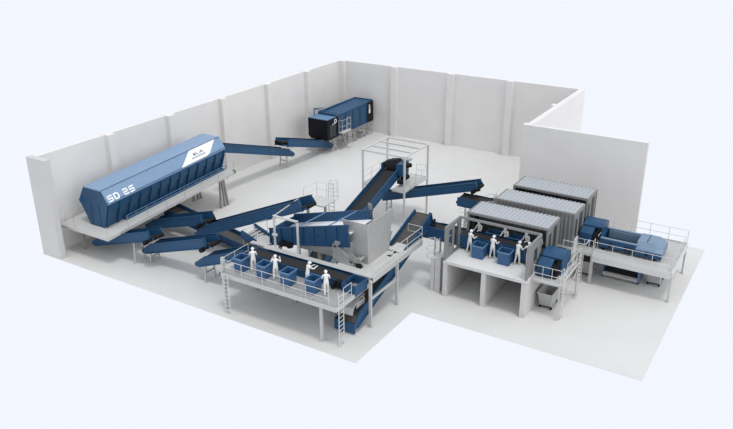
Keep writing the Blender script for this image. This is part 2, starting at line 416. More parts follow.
plate3([(24.1,-33.3,6.42),(24.42,-33.3,6.35),(24.5,-33.3,5.2),(24.35,-33.3,4.9)], (0,-.05,0)).build('rear_flap', M['silver'], t)
t = thing('discharge_chute', 'tilted grey steel chutes and rollers at the foot of the silver hopper', 'chute', (24.9,-37.1,Z))
MB().hexa([(23.8,-37.3,4.5),(24.0,-37.3,4.55),(24.0,-36.75,4.6),(23.8,-36.75,4.55),(23.9,-37.3,5.0),(24.35,-37.3,4.9),(24.35,-36.75,4.9),(23.9,-36.75,5.0)]).build('chute_lip', M['zinc'], t)
m = MB().prism([(23.7,4.75),(24.1,4.6),(25.5,3.55),(24.9,Z),(24.0,Z),(23.7,Z+.1)], lambda u,v,tt:(u,tt,v), -37.3, -36.75)
m.build('chute_body', M['zinc'], t)
for k in range(3):
    MB().tube((25.2+k*.3,-37.3,3.75+.12*k),(25.2+k*.3,-36.7,3.75+.12*k),.13,10).build('roller', M['zinc'], t)
MB().bar((25.1,-37.3,4.3),(26.0,-37.2,3.6),.1,.3).build('chute_flap', M['zinc'], t)
MB().box(25.6,26.0,-37.35,-37.1,Z,Z+.3).build('drive_motor', M['dark'], t)

# end box of the picking belt and chute below
t = thing('discharge_box', 'blue open discharge box at the right end of the picking belt', 'discharge box', (26.4,-38.9,2.9))
eb = [(26.02,-39.75),(27.1,-39.75),(27.1,-38.3),(26.02,-38.3)]
shell(eb, eb, 3.5, 2.75, .07).build('box_wall', M['blue'], t)
MB().tube((25.7,-39.8,3.35),(25.7,-39.5,3.35),.24,14).build('drive_wheel', M['dark'], t)
MB().tube((25.4,-39.9,3.1),(25.4,-39.52,3.1),.14,10).build('drive_motor', M['dark'], t)
t = thing('transfer_chute', 'curved grey steel chute below the picking belt end, above a blue trough', 'chute', (26.2,-39.5,0))
pts = [(-39.9,1.45),(-39.75,1.85),(-39.4,2.15),(-38.9,2.3),(-38.4,2.35)]
m = MB(); m.loft([[(25.85,y,z),(26.95,y,z),(26.95,y,z-.05),(25.85,y,z-.05)] for y, z in pts]); m.build('chute_sheet', M['silver'], t)
MB().box(25.85,25.9,-39.4,-38.4,1.7,2.1).build('cheek_plate', M['zinc'], t)
MB().box(26.9,26.95,-39.4,-38.4,1.7,2.1).build('cheek_plate', M['zinc'], t)
MB().box(25.5,25.6,-38.7,-38.6,0,2.3).build('leg', M['leg'], t)
MB().bar((25.5,-38.65,2.25),(27.0,-38.65,2.25),.1,.1).build('cross_tie', M['leg'], t)

# ------------------------------------------------------------------ bunker on its tilted platform
def T(x, y, z): return Vector((x, y, z+.058*(y+40.1)))
YN, YF = -40.1, -26.6
t = thing('bunker_feeder', 'long tilted blue bunker with a ridged lid, lettered SD 25, on a raised grey platform', 'bunker', (3.3,-33,2.5))
hull = [(2.54,2.5),(4.08,2.5),(4.66,4.5),(1.55,4.42)]
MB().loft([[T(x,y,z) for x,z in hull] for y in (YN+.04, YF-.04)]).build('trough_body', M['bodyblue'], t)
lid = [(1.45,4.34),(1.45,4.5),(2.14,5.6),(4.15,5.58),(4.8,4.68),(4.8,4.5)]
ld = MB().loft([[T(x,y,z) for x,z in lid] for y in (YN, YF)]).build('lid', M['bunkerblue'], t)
MB().bar(T(4.15,YN,5.6),T(4.15,YF,5.6),.05,.03).bar(T(4.8,YN,4.5),T(4.8,YF,4.5),.08,.08).bar(T(4.78,YN,4.7),T(4.78,YF,4.7),.04,.03).build('lid_seam', M['blue'], ld)
ep = [(2.5,2.45),(4.1,2.45),(4.74,4.52),(4.15,5.5),(2.16,5.5),(1.5,4.38)]
MB().loft([[T(x,y,z) for x,z in ep] for y in (YN-.06, YN+.03)]).build('end_plate', M['bodyblue'], t)
MB().loft([[T(x,y,z) for x,z in ep] for y in (YF-.03, YF+.06)]).build('end_plate', M['bodyblue'], t)
m = MB()
for x in (2.75, 3.75): m.bar(T(x,YN-.07,2.6),T(x*.85+.5,YN-.07,4.4),.06,.05)
m.bar(T(1.6,YN-.08,4.3),T(2.0,YN-.08,4.5),.12,.3)
m.build('end_rib', M['blue'], t)
for k in range(13):
    y = YN+.1+k*(YF-YN-.2)/12
    MB().loft([[T(4.06,y+d,2.52),T(4.25,y+d,2.52),T(4.76,y+d,4.05),T(4.76,y+d,4.46),T(4.6,y+d,4.46)] for d in (-.05,.05)]).build('rib', M['blue'], t)
for k in range(12):
    y = YN+.16+k*(YF-YN-.2)/12; y1 = y+(YF-YN-.2)/12-.12
    MB().loft([[T(4.50,yy,3.8),T(4.57,yy,3.78),T(4.72,yy,4.44),T(4.62,yy,4.44)] for yy in (y,y1)]).build('rib_panel', M['blue'], t)
m = MB()
for z in (2.62,2.85): m.bar(T(4.5,-38.3,z),T(4.5,YF+.3,z),.05,.05)
for k in range(13): m.bar(T(4.5,-38.3+k,2.5),T(4.5,-38.3+k,2.85),.04,.04)
m.build('side_rail', M['hoodblue'], t)
MB().hexa([T(4.2,-38.3,2.47),T(4.5,-38.3,2.47),T(4.5,YF,2.47),T(4.2,YF,2.47),T(4.2,-38.3,2.62),T(4.5,-38.3,2.62),T(4.5,YF,2.62),T(4.2,YF,2.62)]).build('sill', M['blue'], t)
# sloping panel coordinates: s along Y, q down the slope
sl = Vector((.65,0,-.90)); slL = sl.length; sl /= slL; nrm = Vector((.90,0,.65)).normalized()
def S(y, q, e=0.0):
    p = Vector((4.15,0,5.58))+sl*q+nrm*(.012+e); return T(p.x, y, p.z)
def plate(m, pts, e0=0.0, e1=.012):
    m.loft([[S(y,q,e0) for y,q in pts],[S(y,q,e1) for y,q in pts]])
def glyph(m, ch, y, q, w, h, th, fn):
    """blocky letters: y,q top-left corner"""
    a = th
    seg = {'t':(0,w,0,a),'m':(0,w,(h-a)/2,(h+a)/2),'b':(0,w,h-a,h),'lt':(0,a,0,h/2),'lb':(0,a,h/2,h),'rt':(w-a,w,0,h/2),'rb':(w-a,w,h/2,h)}
    use = {'S':['t','m','b','lt','rb'],'5':['t','m','b','lt','rb'],'2':['t','m','b','rt','lb'],'L':['lt','lb','b'],'A':['t','m','lt','lb','rt','rb'],'I':['lt','lb']}
    if ch == 'D':
        cut = a*1.1
        rects = [[(0,0),(a,0),(a,h),(0,h)],[(a,0),(w-cut,0),(w-cut,a),(a,a)],[(a,h-a),(w-cut,h-a),(w-cut,h),(a,h)],
                 [(w-a,cut),(w,cut),(w,h-cut),(w-a,h-cut)],[(w-cut,0),(w,cut),(w-a,cut),(w-cut,a)],[(w-a,h-cut),(w,h-cut),(w-cut,h),(w-cut,h-a)]]
    else:
        rects = [[(x0,z0),(x1,z0),(x1,z1),(x0,z1)] for x0,x1,z0,z1 in (seg[k] for k in use[ch])]
    for r in rects: fn(m, [(y+u, q+v) for u, v in r])
m = MB(); y = -39.95
for ch in 'SD 25':
    if ch == ' ': y += .3; continue
    m = MB(); glyph(m, ch, y, .56, .5, .54, .115, plate); y += .62
    m.build('letter', M['sign'], t)
m = MB(); plate(m, [(-32.1,1.1),(-30.5,.02),(-27.25,.02),(-28.5,.95),(-28.9,1.08)])
lp = m.build('logo_panel', M['sign'], t)
lm = MB(); fn = lambda mm, pts: plate(mm, pts, .013, .02)
glyph(lm, 'S', -30.3, .38, .3, .22, .07, fn); glyph(lm, 'L', -29.93, .38, .22, .22, .07, fn)
fn(lm, [(-29.6,.6),(-29.35,.34),(-29.25,.34),(-29.1,.6),(-29.25,.6),(-29.33,.46),(-29.45,.6)])
yy = -30.6
for k in range(10):
    w = (.1,.13,.07,.12)[k%4]; fn(lm, [(yy,.70),(yy+w,.70),(yy+w,.84-(k%3)*.02),(yy,.84)]); yy += w+.06
lm.build('logo_mark', M['ink'], lp)

# platform of the bunker
t = thing('bunker_platform', 'tilted grey platform along the left wall carrying the long blue bunker', 'platform', (2.9,-34,0))
MB().hexa([T(.1,-41.3,2.36),T(5.62,-41.3,2.36),T(5.45,-26.4,2.36),T(.1,-26.4,2.36),T(.1,-41.3,2.46),T(5.62,-41.3,2.46),T(5.45,-26.4,2.46),T(.1,-26.4,2.46)]).build('deck', M['grating'], t)
m = MB()
m.bar(T(5.58,-41.3,2.33),T(5.42,-26.4,2.33),.1,.26); m.bar(T(.1,-41.32,2.36),T(5.62,-41.32,2.36),.06,.2)
m.build('edge_beam', M['grating'], t)
m = MB()
for x in (1.4, 5.1): m.bar(T(x,-41.0,2.2),T(x,-25.9,2.2),.25,.32)
m.build('main_beam', M['beam'], t)
for y in (-33.5, -40.2):
    MB().box(1.2,1.4,y-.1,y+.1,0,2.2+.05*(y+40.1)).build('leg', M['leg'], t)
for k in range(8):
    y = -41.2+k*2.1
    MB().tube(T(5.55,y,2.44),T(5.55,y,3.4),.014,5).build('handrail_post', M['leg'], t)
for x in (1.3, 3.0):
    MB().tube(T(x*.6,-41.2,2.44),T(x*.6,-41.2,3.4),.014,5).build('handrail_post', M['leg'], t)
for x in (1.4, 4.75):
    for y in (-27.4,):
        for s in (-.35, .1, .45):
            zt = 2.16+.05*(y+40.1)
            MB().bar((x,y+s*.5,zt),(x+.1,y+s*1.2,0),.16,.16).box(x-.05,x+.25,y+s*1.2-.15,y+s*1.2+.15,0,.03).build('leg', M['leg'], t)

# ------------------------------------------------------------------ black-ended box
t = thing('separator_box', 'long blue box with black ends on cross-braced legs in the far left corner', 'machine housing', (3.45,-5.5,0))
bx0, bx1 = 2.25, 4.72
def sec(x0, x1, z0, z1, c=.25): return [(x0+c,z0),(x1,z0),(x1,z1),(x0,z1),(x0,z0+c)]
MB().loft([[(x,y,z) for x,z in sec(bx0,bx1,1.72,3.95)] for y in (-8.2,-2.1)]).build('body', M['bodyblue'], t)
e = MB().loft([[(x,y,z) for x,z in sec(bx0-.04,bx1+.04,1.66,3.93,.35)] for y in (-10.3,-8.2)]).build('near_end', M['black'], t)
e['label'] = 'black near end of the box'
e2 = MB().loft([[(x,y,z) for x,z in sec(bx0-.04,bx1+.04,1.7,4.08)] for y in (-2.1,-.75)]).build('far_end', M['black'], t)
e2['label'] = 'black far end of the box'
MB().box(bx0,bx1,-10.28,-8.6,3.935,4.0).build('near_roof', M['hoodblue'], t)
m = MB(); m.box(bx0,bx0+.15,-8.5,-.9,3.95,4.22); m.box(bx1-.12,bx1,-8.5,-.9,3.95,4.1); m.box(bx0,bx1,-1.0,-.85,4.08,4.22); m.box(bx0+.15,bx1-.12,-8.5,-8.4,3.95,4.2)
m.build('roof_wall', M['blue'], t)
MB().hexa([(bx0+.15,-8.4,3.96),(bx1-.12,-8.4,3.96),(bx1-.12,-1,4.09),(bx0+.15,-1,4.09),(bx0+.15,-8.4,4.0),(bx1-.12,-8.4,4.0),(bx1-.12,-1,4.13),(bx0+.15,-1,4.13)]).build('roof_panel', M['blue'], t)
m = MB()
for y in (-8.1,-6.6,-5.1,-3.6,-2.2): m.box(bx1,bx1+.06,y-.04,y+.04,1.72,3.95)
m.box(bx1,bx1+.05,-8.2,-2.1,1.72,1.85); m.box(bx1,bx1+.05,-8.2,-2.1,3.85,3.95)
m.build('side_rib', M['blue'], t)
m = MB()
for y in (-9.6,-9.0): m.box(bx1+.04,bx1+.07,y-.26,y+.26,1.9,3.3)
m.build('door_panel', M['opening'], t)
m = MB(); fx = bx1+.045
m.ring((fx,-8.75,3.55),.2,.05,12,0,360,((0,1,0),(0,0,1))); m.bar((fx,-9.35,3.25),(fx,-8.75,3.36),.05,.1); m.bar((fx,-9.0,3.35),(fx,-8.6,3.4),.05,.09)
m.build('logo_mark', M['sign'], t)
for q in ((-1.75,-1.5,3.62,3.76),(-1.75,-1.45,3.38,3.52),(-1.75,-1.45,2.75,3.3)):
    MB().box(fx,fx+.03,*q).build('letter', M['sign'], t)
MB().bar((bx0+.1,-9.3,4.0),(bx0+.1,-9.3,4.75),.07,.07).bar((bx0+.1,-9.3,4.75),(bx0+.9,-8.6,4.75),.07,.07).tube((bx0+.1,-9.3,4.7),(bx1,-8.3,4.3),.04,6).build('roof_frame', M['blue'], t)
for y in (-8.6,-6.5,-4.5,-2.5,-1.0):
    for x in (2.5, 4.5):
        MB().bar((x,y-.5,0),(x,y+.5,1.72),.09,.09).build('leg', M['galv'], t)
        MB().bar((x,y+.5,0),(x,y-.5,1.72),.09,.09).build('leg', M['galv'], t)
    MB().bar((2.5,y,.5),(4.5,y,.5),.07,.07).build('cross_tie', M['leg'], t)
ac = MB().box(4.76,5.35,-8.2,-6.5,2.02,2.1).build('access_deck', M['grating'], t)
handrail(t, [(4.85,-8.2),(5.3,-8.2),(5.3,-6.5),(4.85,-6.5)], 2.1, 1.4, .7)
ladder(t, 5.4, -6.8, 0, 2.1, 'y', .45)

# ------------------------------------------------------------------ cabins on concrete bays
def bays(label, x0, x1, y0, y1, name='concrete_bay', open_front=True):
    t = thing(name, label, 'concrete bay', ((x0+x1)/2,(y0+y1)/2,0))
    for x in (x0+.15,(x0+x1)/2-.02,x1-.2):
        MB().box(x-.17,x+.17,y0,y1,0,2.62).build('side_wall', M['concrete'], t)
    MB().box(x0,x1,y1-.25,y1,0,2.6).build('rear_wall', M['concrete'], t)
    MB().box(x0-.02,x1+.02,y0-.05,y1,2.62,2.75).build('slab', M['concrete'], t)
    return t
bays('two open concrete bays under the open-topped picking cabin and its roofed half', 29.6, 35.75, -32.2, -26.4)
bays('concrete bays under the two rear grey containers', 30.45, 36.55, -25.35, -19.5)

def corrug(m, x0, x1, y, z0, z1, n, d=.06, axis='x'):
    """vertical-ribbed sheet"""
    pts = []
    for k in range(n):
        a = x0+(x1-x0)*k/n; s = (x1-x0)/n
        pts += [(a,0),(a+s*.35,0),(a+s*.5,d),(a+s*.85,d)]
    pts.append((x1,0))
    fr = pts+[(u,v-.03) for u,v in reversed(pts)]
    if axis == 'x': m.prism(fr, lambda u,v,t:(u,y+v,t), z0, z1)
    else: m.prism(fr, lambda u,v,t:(y+v,u,t), z0, z1)
def container(label, x0, x1, y0, y1, z0=2.76, z1=5.36, roof=True, front=False, back=True, cut=False):
    t = thing('container', label, 'container', ((x0+x1)/2,(y0+y1)/2,z0))
    MB().box(x0,x1,y0,y1,z0,z0+.08).build('floor_panel', M['cabinfloor'] if cut else M['frame'], t)
    for x in (x0,x1-.14):
        for y in (y0,y1-.14):
            if cut and y == y1-.14 and False: continue
            MB().box(x,x+.14,y,y+.14,z0+.08,z1).build('corner_post', M['frame'], t)
    m = MB()
    ys = [y1-.12] if cut else [y0,y1-.12]
    for y in ys: m.box(x0+.14,x1-.14,y,y+.12,z1-.16,z1)
    for x in (x0,x1-.12): m.box(x,x+.12,y0+.14,y1-.14,z1-.16,z1)
    m.build('top_rail', M['frame'], t)
    # end walls, each with two dark openings
    for x, sg, nm in ((x0+.04,0,'end_wall'),(x1-.1,1,'end_wall')):
        W = y1-y0
        if cut:
            holes = [(y0+.55,y0+1.05,z0+.95,z1-.45),(y0+1.4,y0+2.0,z0+.3,z1-.3)] if sg == 0 else [(y0+1.15,y0+1.75,z0+.95,z0+1.9)]
        else:
            holes = [(y0+.3,y0+.85,z0+.6,z1-.55),(y0+1.2,y0+2.0,z0+.15,z1-.35)]
        cy = y0+.14; m = MB()
        for a, b, c, d in holes:
            m.box(x,x+.06,cy,a,z0+.08,z1-.16); m.box(x,x+.06,a,b,z0+.08,c); m.box(x,x+.06,a,b,d,z1-.16); cy = b
        m.box(x,x+.06,cy,y1-.14,z0+.08,z1-.16)
        w = m.build(nm, M['frame' if cut else 'cont'], t)
        if not cut:
            for a, b, c, d in holes: MB().box(x+.015,x+.045,a,b,c,d).build('door_panel', M['opening'], w)
        else:
            for a, b, c, d in holes:
                f = MB().box(x-.02,x+.08,a-.05,a,c-.05,d+.05).box(x-.02,x+.08,b,b+.05,c-.05,d+.05).box(x-.02,x+.08,a,b,d,d+.05).box(x-.02,x+.08,a,b,c-.05,c)
                f.build('window_frame', M['cont'], w)
    if front:
        m = MB(); corrug(m, x0+.14, x1-.14, y0+.03, z0+.08, z1-.16, 20, .06); m.build('side_wall', M['cont'], t)
    if back:
        m = MB(); corrug(m, x0+.14, x1-.14, y1-.1, z0+.08, z1-.16, 20, .06); m.build('side_wall', M['cont'], t)
    if roof:
        m = MB(); n = 20; pts = []; xa, xb = x0+.1, x1-.1
        for k in range(n):
            a = xa+(xb-xa)*k/n; s = (xb-xa)/n
            pts += [(a,0),(a+s*.45,0),(a+s*.55,.06),(a+s*.9,.06)]
        pts.append((xb,0)); fr = pts+[(u,v-.03) for u,v in reversed(pts)]
        m.prism(fr, lambda u,v,tt:(u,tt,z1-.02+v), y0+.08, y1-.08)
        m.build('roof_sheet', M['roof'], t)
    return t
container('open-topped grey cabin without roof or front wall, workers and blue bins inside', 29.6, 35.72, -32.2, -29.75, roof=False, back=False, cut=True)
container('grey container with ribbed roof directly behind the open-topped picking cabin', 29.75, 35.85, -28.85, -26.4)
container('middle one of the three ribbed-roof grey containers', 30.42, 36.6, -25.35, -23.0, front=True, back=False)
container('grey container with ribbed roof farthest back, close to the side wall', 30.55, 36.5, -22.0, -19.5)

# concrete tower and caged ladder left of the bays
t = thing('concrete_pillar', 'free-standing pair of grey concrete slabs left of the picking cabin bays', 'pillar', (28.9,-31.2,0))
MB().box(28.45,28.75,-31.9,-30.9,0,2.6).build('slab', M['concrete'], t); MB().box(28.78,29.2,-31.85,-30.9,0,2.68).build('slab', M['concrete'], t)
t = thing('caged_ladder', 'thin grey ladder with hoops rising above the concrete slabs beside the picking cabin', 'ladder', (28.85,-31,2.68))
ladder(t, 28.62, -31.3, 2.6, 4.0, 'x', .4)
for z in (2.55,3.15,3.75): MB().ring((28.3,-31.4,z),.42,.026,14).build('safety_hoop', M['rail'], t)
MB().tube((29.3,-31.0,2.7),(29.3,-31.0,4.1),.03,6).tube((29.3,-30.4,2.7),(29.3,-30.4,4.1),.03,6).tube((29.3,-31.0,4.05),(29.3,-30.4,4.05),.03,6).tube((29.3,-31.0,3.4),(29.3,-30.4,3.4),.03,6).box(28.75,29.5,-31.3,-30.3,2.66,2.72).build('guard_rail', M['rail'], t)
t = thing('roof_ladder', 'small white hooped ladder top at the left end of the middle container', 'ladder', (29.9,-24.0,0))
ladder(t, 29.9, -24.0, 0, 5.2, 'y', .4)
for z in (3.6,4.25,4.9): MB().ring((29.55,-24.0,z),.38,.03,14).build('safety_hoop', M['rail'], t)
t = thing('roof_ladder', 'small white hooped ladder top at the left end of the container behind the picking cabin', 'ladder', (29.3,-27.8,0))
ladder(t, 29.3, -27.8, 0, 5.0, 'y', .4)
for z in (3.6,4.25,4.9): MB().ring((28.95,-27.8,z),.38,.03,14).build('safety_hoop', M['rail'], t)

# ------------------------------------------------------------------ machines at the right ends of the cabins
def hood(label, x0, x1, y0, y1, z0, ztop, name='conveyor_hood'):
    t = thing(name, label, 'machine housing', ((x0+x1)/2,(y0+y1)/2,z0))
    d = y1-y0
    MB().prism([(y0,z0),(y0,z0+.75),(y0+.25*d,ztop-.28),(y0+.28*d,ztop-.28),(y0+.28*d,z0)], lambda u,v,tt:(tt,u,v), x0, x1-.5).build('front_cover', M['blue'], t)
    MB().prism([(y0+.3*d,z0),(y0+.3*d,ztop-.2),(y0+.42*d,ztop-.02),(y0+.75*d,ztop),(y1,ztop-.3),(y1,z0)], lambda u,v,tt:(tt,u,v), x0, x1).build('rear_cover', M['blue'], t)
    MB().box(x0+.02,x1-.2,y0+.26*d,y0+.32*d,z0+.1,ztop-.3).build('gap_plate', M['dark'], t)
    MB().box(x1-.5,x1-.12,y0+.05,y0+.28*d,z0,ztop-.55).tube((x1-.45,y0+.2,z0+.5),(x1+.05,y0+.2,z0+.5),.2,10).bar((x1-.3,y0+.3,z0+.7),(x1-.05,y0+.26*d,ztop-.25),.1,.2).build('drive_motor', M['dark'], t)
    m = MB()
    for k in range(1,4): m.box(x0+(x1-.5-x0)*k/4-.02,x0+(x1-.5-x0)*k/4+.02,y0-.03,y0,z0,z0+.75)
    m.build('cover_rib', M['blue'], t)
    return t
hood('dark blue machine housing on the railed landing at the right end of the picking cabin', 35.85, 37.3, -30.75, -28.0, 2.72, 4.1)
hood('dark blue machine housing between the middle container and the long railed screening deck', 36.65, 38.05, -23.9, -21.2, 2.72, 4.0)

# landing at the picking cabin
def landing(label, x0, x1, y0, y1, z, lad=True):
    t = thing('access_landing', label, 'platform', ((x0+x1)/2,(y0+y1)/2,0))
    MB().box(x0,x1,y0,y1,z-.12,z).build('deck', M['grating'], t)
    for x, y in ((x1-.06,y0+.06),(x1-.06,y1-.06)):
        MB().box(x-.04,x+.04,y-.04,y+.04,0,z-.12).build('leg', M['galv'], t)
    handrail(t, [(x0+.05,y0),(x1,y0),(x1,y0+.5)], z, 1.1, .7)
    handrail(t, [(x1,y0+1.2),(x1,y1)], z, 1.1, .9)
    MB().bar((x1-.06,y0+.1,.2),(x1-.06,y1-.1,z-.5),.05,.05).bar((x1-.06,y1-.1,.2),(x1-.06,y0+.1,z-.5),.05,.05).build('cross_brace', M['rail'], t)
    if lad: ladder(t, x1+.12, y0+.45, 0, z+.9, 'y', .45)
    return t
t = landing('railed grey landing with ladders and cross bracing at the right end of the cabin', 35.8, 37.75, -31.35, -27.2, 2.65)
ladder(t, 37.85, -27.5, 0, 3.6, 'y', .45)
m = MB()
for k in range(6): m.box(37.4+.0,37.43,-27.9+.12*k,-27.86+.12*k,2.65,4.6)
m.box(37.4,37.44,-27.95,-27.2,4.55,4.62); m.box(37.4,37.44,-27.95,-27.2,3.6,3.66); m.box(37.395,37.4,-27.95,-27.2,2.65,4.6)
m.build('mesh_guard', M['rail'], t)
t = landing('narrow grey landing linking the middle container and the screening deck, over two grey skips', 36.65, 38.0, -25.0, -21.0, 2.35, lad=False)
MB().tube((36.1,-26.0,3.5),(37.7,-26.0,3.5),.03,6).tube((37.7,-26.0,3.5),(37.7,-25.0,3.5),.03,6).tube((36.1,-26.0,2.9),(36.1,-26.0,3.5),.03,6).tube((37.7,-25.02,2.2),(37.7,-25.02,3.5),.03,6).box(36.0,36.65,-25.6,-24.6,2.25,2.35).build('bridge_rail', M['rail'], t)
ladder(t, 37.2, -25.1, 0, 2.4, 'x', .4)

# ------------------------------------------------------------------ screening deck
t = thing('screening_platform', 'square railed grey deck at the right edge of the floor carrying a blue screen', 'platform', (40.8,-21.7,0))
sx0, sx1, sy0, sy1, sz = 38.05, 43.5, -25.1, -19.55, 2.35
MB().box(sx0,41.0,sy0,sy1,sz-.08,sz).build('deck', M['grating'], t)
m = MB()
for k in range(18):
    y = sy0+.05+k*(sy1-sy0-.1)/17; m.box(41.0,sx1,y-.14,y+.14,sz-.06,sz)
m.build('grating_panel', M['grating'], t)
m = MB()
m.box(sx0,sx1,sy0-.1,sy0,sz-.42,sz+.05); m.box(sx0,sx1,sy1,sy1+.1,sz-.3,sz+.05); m.box(sx0-.1,sx0,sy0,sy1,sz-.3,sz+.05); m.box(sx1,sx1+.1,sy0,sy1,sz-.3,sz+.05)
m.build('edge_beam', M['rail'], t)
legs_of(t, [(sx0,-24.9),(sx1,-24.8),(sx1,-19.7),(sx0,-19.7)], sz-.1, .13, 'galv')
handrail(t, [(sx0,sy0),(sx1,sy0),(sx1,sy1),(sx0,sy1)], sz, 1.1, 1.45)

t = thing('screening_machine', 'blue screening machine with open dark trough and pale hooded end on the railed deck', 'machine', (40.2,-22.3,sz))
mx0, mx1, my0, my1 = 38.05, 42.5, -23.75, -21.6
sz += .1
for y in (my0, my1-.16):
    sd = MB().box(mx0,40.7,y,y+.16,sz+.12,sz+.8).build('side_wall', M['blue'], t)
    MB().box(mx0+.1,40.75,y-.03,y+.19,sz+.8,sz+.87).build('top_flange', M['palehood'], sd)
MB().box(mx0,mx0+.12,my0+.16,my1-.16,sz+.12,sz+.75).build('end_wall', M['blue'], t)
MB().box(mx0+.12,40.7,my0+.16,my1-.16,sz+.2,sz+.28).build('trough_floor', M['dark'], t)
MB().box(mx0+.3,40.65,my0+.45,my0+.52,sz+.28,sz+.7).build('screen_rail', M['blue'], t)
MB().box(mx0+.3,40.65,my1-.45,my1-.38,sz+.28,sz+.85).build('screen_rail', M['palehood'], t)
hp = ((my0-.06,sz+.12),(my0-.06,sz+.6),(my0+.4,sz+1.05),(my1-.35,sz+1.1),(my1+.06,sz+.75),(my1+.06,sz+.12))
MB().prism(list(hp[:3])+list(hp[3:]), lambda u,v,tt:(tt,u,v), 40.7, 42.0).build('hood', M['palehood'], t)
MB().loft([[(42.0,u,v) for u,v in hp],
           [(mx1,u,v) for u,v in ((my0+.08,sz+.12),(my0+.08,sz+.5),(my0+.5,sz+.8),(my1-.45,sz+.85),(my1-.08,sz+.6),(my1-.08,sz+.12))]]).build('hood_nose', M['palehood'], t)
MB().box(40.68,42.52,my0-.09,my0-.06,sz+.12,sz+.5).build('hood_skirt', M['blue'], t)
MB().box(41.32,41.36,my0+.4,my1-.35,sz+1.07,sz+1.12).build('hood_seam', M['blue'], t)
for x in (38.9,40.0,40.35,41.5):
    MB().tube((x,my0-.2,sz+.4),(x,my0,sz+.4),.12,12).build('bearing', M['dark'], t)
for x in (38.4,42.0):
    for y in (my0+.15,my1-.15): MB().box(x-.12,x+.12,y-.12,y+.12,sz-.1,sz+.14).build('foot', M['dark'], t)
t = thing('collecting_hopper', 'blue-ended collecting trough with dark interior on the floor beneath the screening deck', 'trough', (39.7,-22.6,0))
for x in (38.45,41.05):
    MB().prism([(-23.4,.15),(-23.4,1.0),(-23.0,1.6),(-21.6,1.6),(-21.6,.15)], lambda u,v,tt:(tt,u,v), x, x+.1).build('end_plate', M['hoodblue'], t)
MB().hexa([(38.55,-23.3,.15),(41.05,-23.3,.15),(41.05,-23.2,.15),(38.55,-23.2,.15),(38.55,-23.5,.45),(41.05,-23.5,.45),(41.05,-23.3,.5),(38.55,-23.3,.5)]).build('front_rail', M['rail'], t)
MB().hexa([(38.55,-23.3,.35),(41.05,-23.3,.35),(41.05,-21.7,.9),(38.55,-21.7,.9),(38.55,-23.3,.42),(41.05,-23.3,.42),(41.05,-21.7,1.0),(38.55,-21.7,1.0)]).build('trough_floor', M['belt'], t)
MB().box(38.55,41.05,-21.75,-21.65,.3,1.6).build('rear_wall', M['opening'], t)
for x in (38.5,41.1):
    for y in (-23.2,-21.8): MB().box(x-.06,x+.06,y-.06,y+.06,0,.2).build('foot', M['dark'], t)

# ------------------------------------------------------------------ skips
def skip_proto(label, loc, L=2.2, group='wheeled grey skips under the platforms'):
    t = thing('waste_skip', label, 'skip', (0,0,0), group)
    w = .5
    o = [(-w*.8,-L/2+.35),(w*.8,-L/2+.35),(w*.8,L/2-.25),(-w*.8,L/2-.25)]
    r = [(-w,-L/2),(w,-L/2),(w,L/2),(-w,L/2)]
    th = .05
    inn = lambda ps: [(p[0]+(th if p[0] < 0 else -th), p[1]+(th if p[1] < 0 else -th)) for p in ps]
    vs = [(*p,.22) for p in o]+[(*p,1.3) for p in r]+[(*p,1.3) for p in inn(r)]+[(*p,.3) for p in inn(o)]
    fs = []
    for i in range(3):
        for k in range(4): fs.append((i*4+k, i*4+(k+1)%4, i*4+4+(k+1)%4, i*4+4+k))
    fs += [(3,2,1,0),(12,13,14,15)]
    MB().add(vs, fs).build('tub', M['skip'], t)
    MB().box(-w-.04,w+.04,-L/2-.04,-L/2,1.22,1.34).box(-w-.04,w+.04,L/2,L/2+.04,1.22,1.34).box(-w-.04,-w,-L/2,L/2,1.22,1.34).box(w,w+.04,-L/2,L/2,1.22,1.34).build('rim', M['skip'], t)
    MB().box(-.4,.4,-.75,-.65,.14,.24).box(-.4,.4,.6,.7,.14,.24).build('axle_frame', M['dark'], t)
    for x in (-.4,.4):
        for y in (-.7,.65): MB().tube((x-.05,y,.1),(x+.05,y,.1),.1,12).build('wheel', M['dark'], t)
    t.location = loc
    return t
sk = skip_proto('grey wheeled skip under the landing of the picking cabin, facing the open floor', (36.5,-29.4,0))
copy_thing(sk, (37.25,-23.1,0), 0, 'grey wheeled skip under the narrow landing by the middle container')
copy_thing(sk, (37.6,-20.0,0), 0, 'grey wheeled skip left of the blue-ended trough beneath the screening deck')
copy_thing(sk, (42.1,-22.1,0), 0, 'grey wheeled skip right of the blue-ended trough beneath the screening deck')

# ------------------------------------------------------------------ bins on the picking deck
def bin_proto(label, w=.74, d=.86, h=1.0, m='binblue', group='blue bins on the picking deck', name='sorting_bin'):
    t = thing(name, label, 'bin', (0,0,0), group)
    rr = [(-w/2,-d/2),(w/2,-d/2),(w/2,d/2),(-w/2,d/2)]; bb = [(x*.94,y*.94) for x,y in rr]
    th = .04
    inn = lambda ps: [(p[0]+(th if p[0] < 0 else -th), p[1]+(th if p[1] < 0 else -th)) for p in ps]
    vs = [(*p,.0) for p in bb]+[(*p,h) for p in rr]+[(*p,h) for p in inn(rr)]+[(*p,.35) for p in inn(bb)]
    fs = []
    for i in range(3):
        for k in range(4): fs.append((i*4+k, i*4+(k+1)%4, i*4+4+(k+1)%4, i*4+4+k))
    fs += [(3,2,1,0),(12,13,14,15)]
    MB().add(vs, fs).build('tub', M[m], t)
    MB().box(-w/2-.04,w/2+.04,-d/2-.04,-d/2,h-.09,h).box(-w/2-.04,w/2+.04,d/2,d/2+.04,h-.09,h).box(-w/2-.04,-w/2,-d/2,d/2,h-.09,h).box(w/2,w/2+.04,-d/2,d/2,h-.09,h).build('rim', M['hoodblue'], t)
    return t
b0 = bin_proto('leftmost blue bin on the picking deck, next to the deck ladder')
b0.location = (18.55,-40.72,2.9)
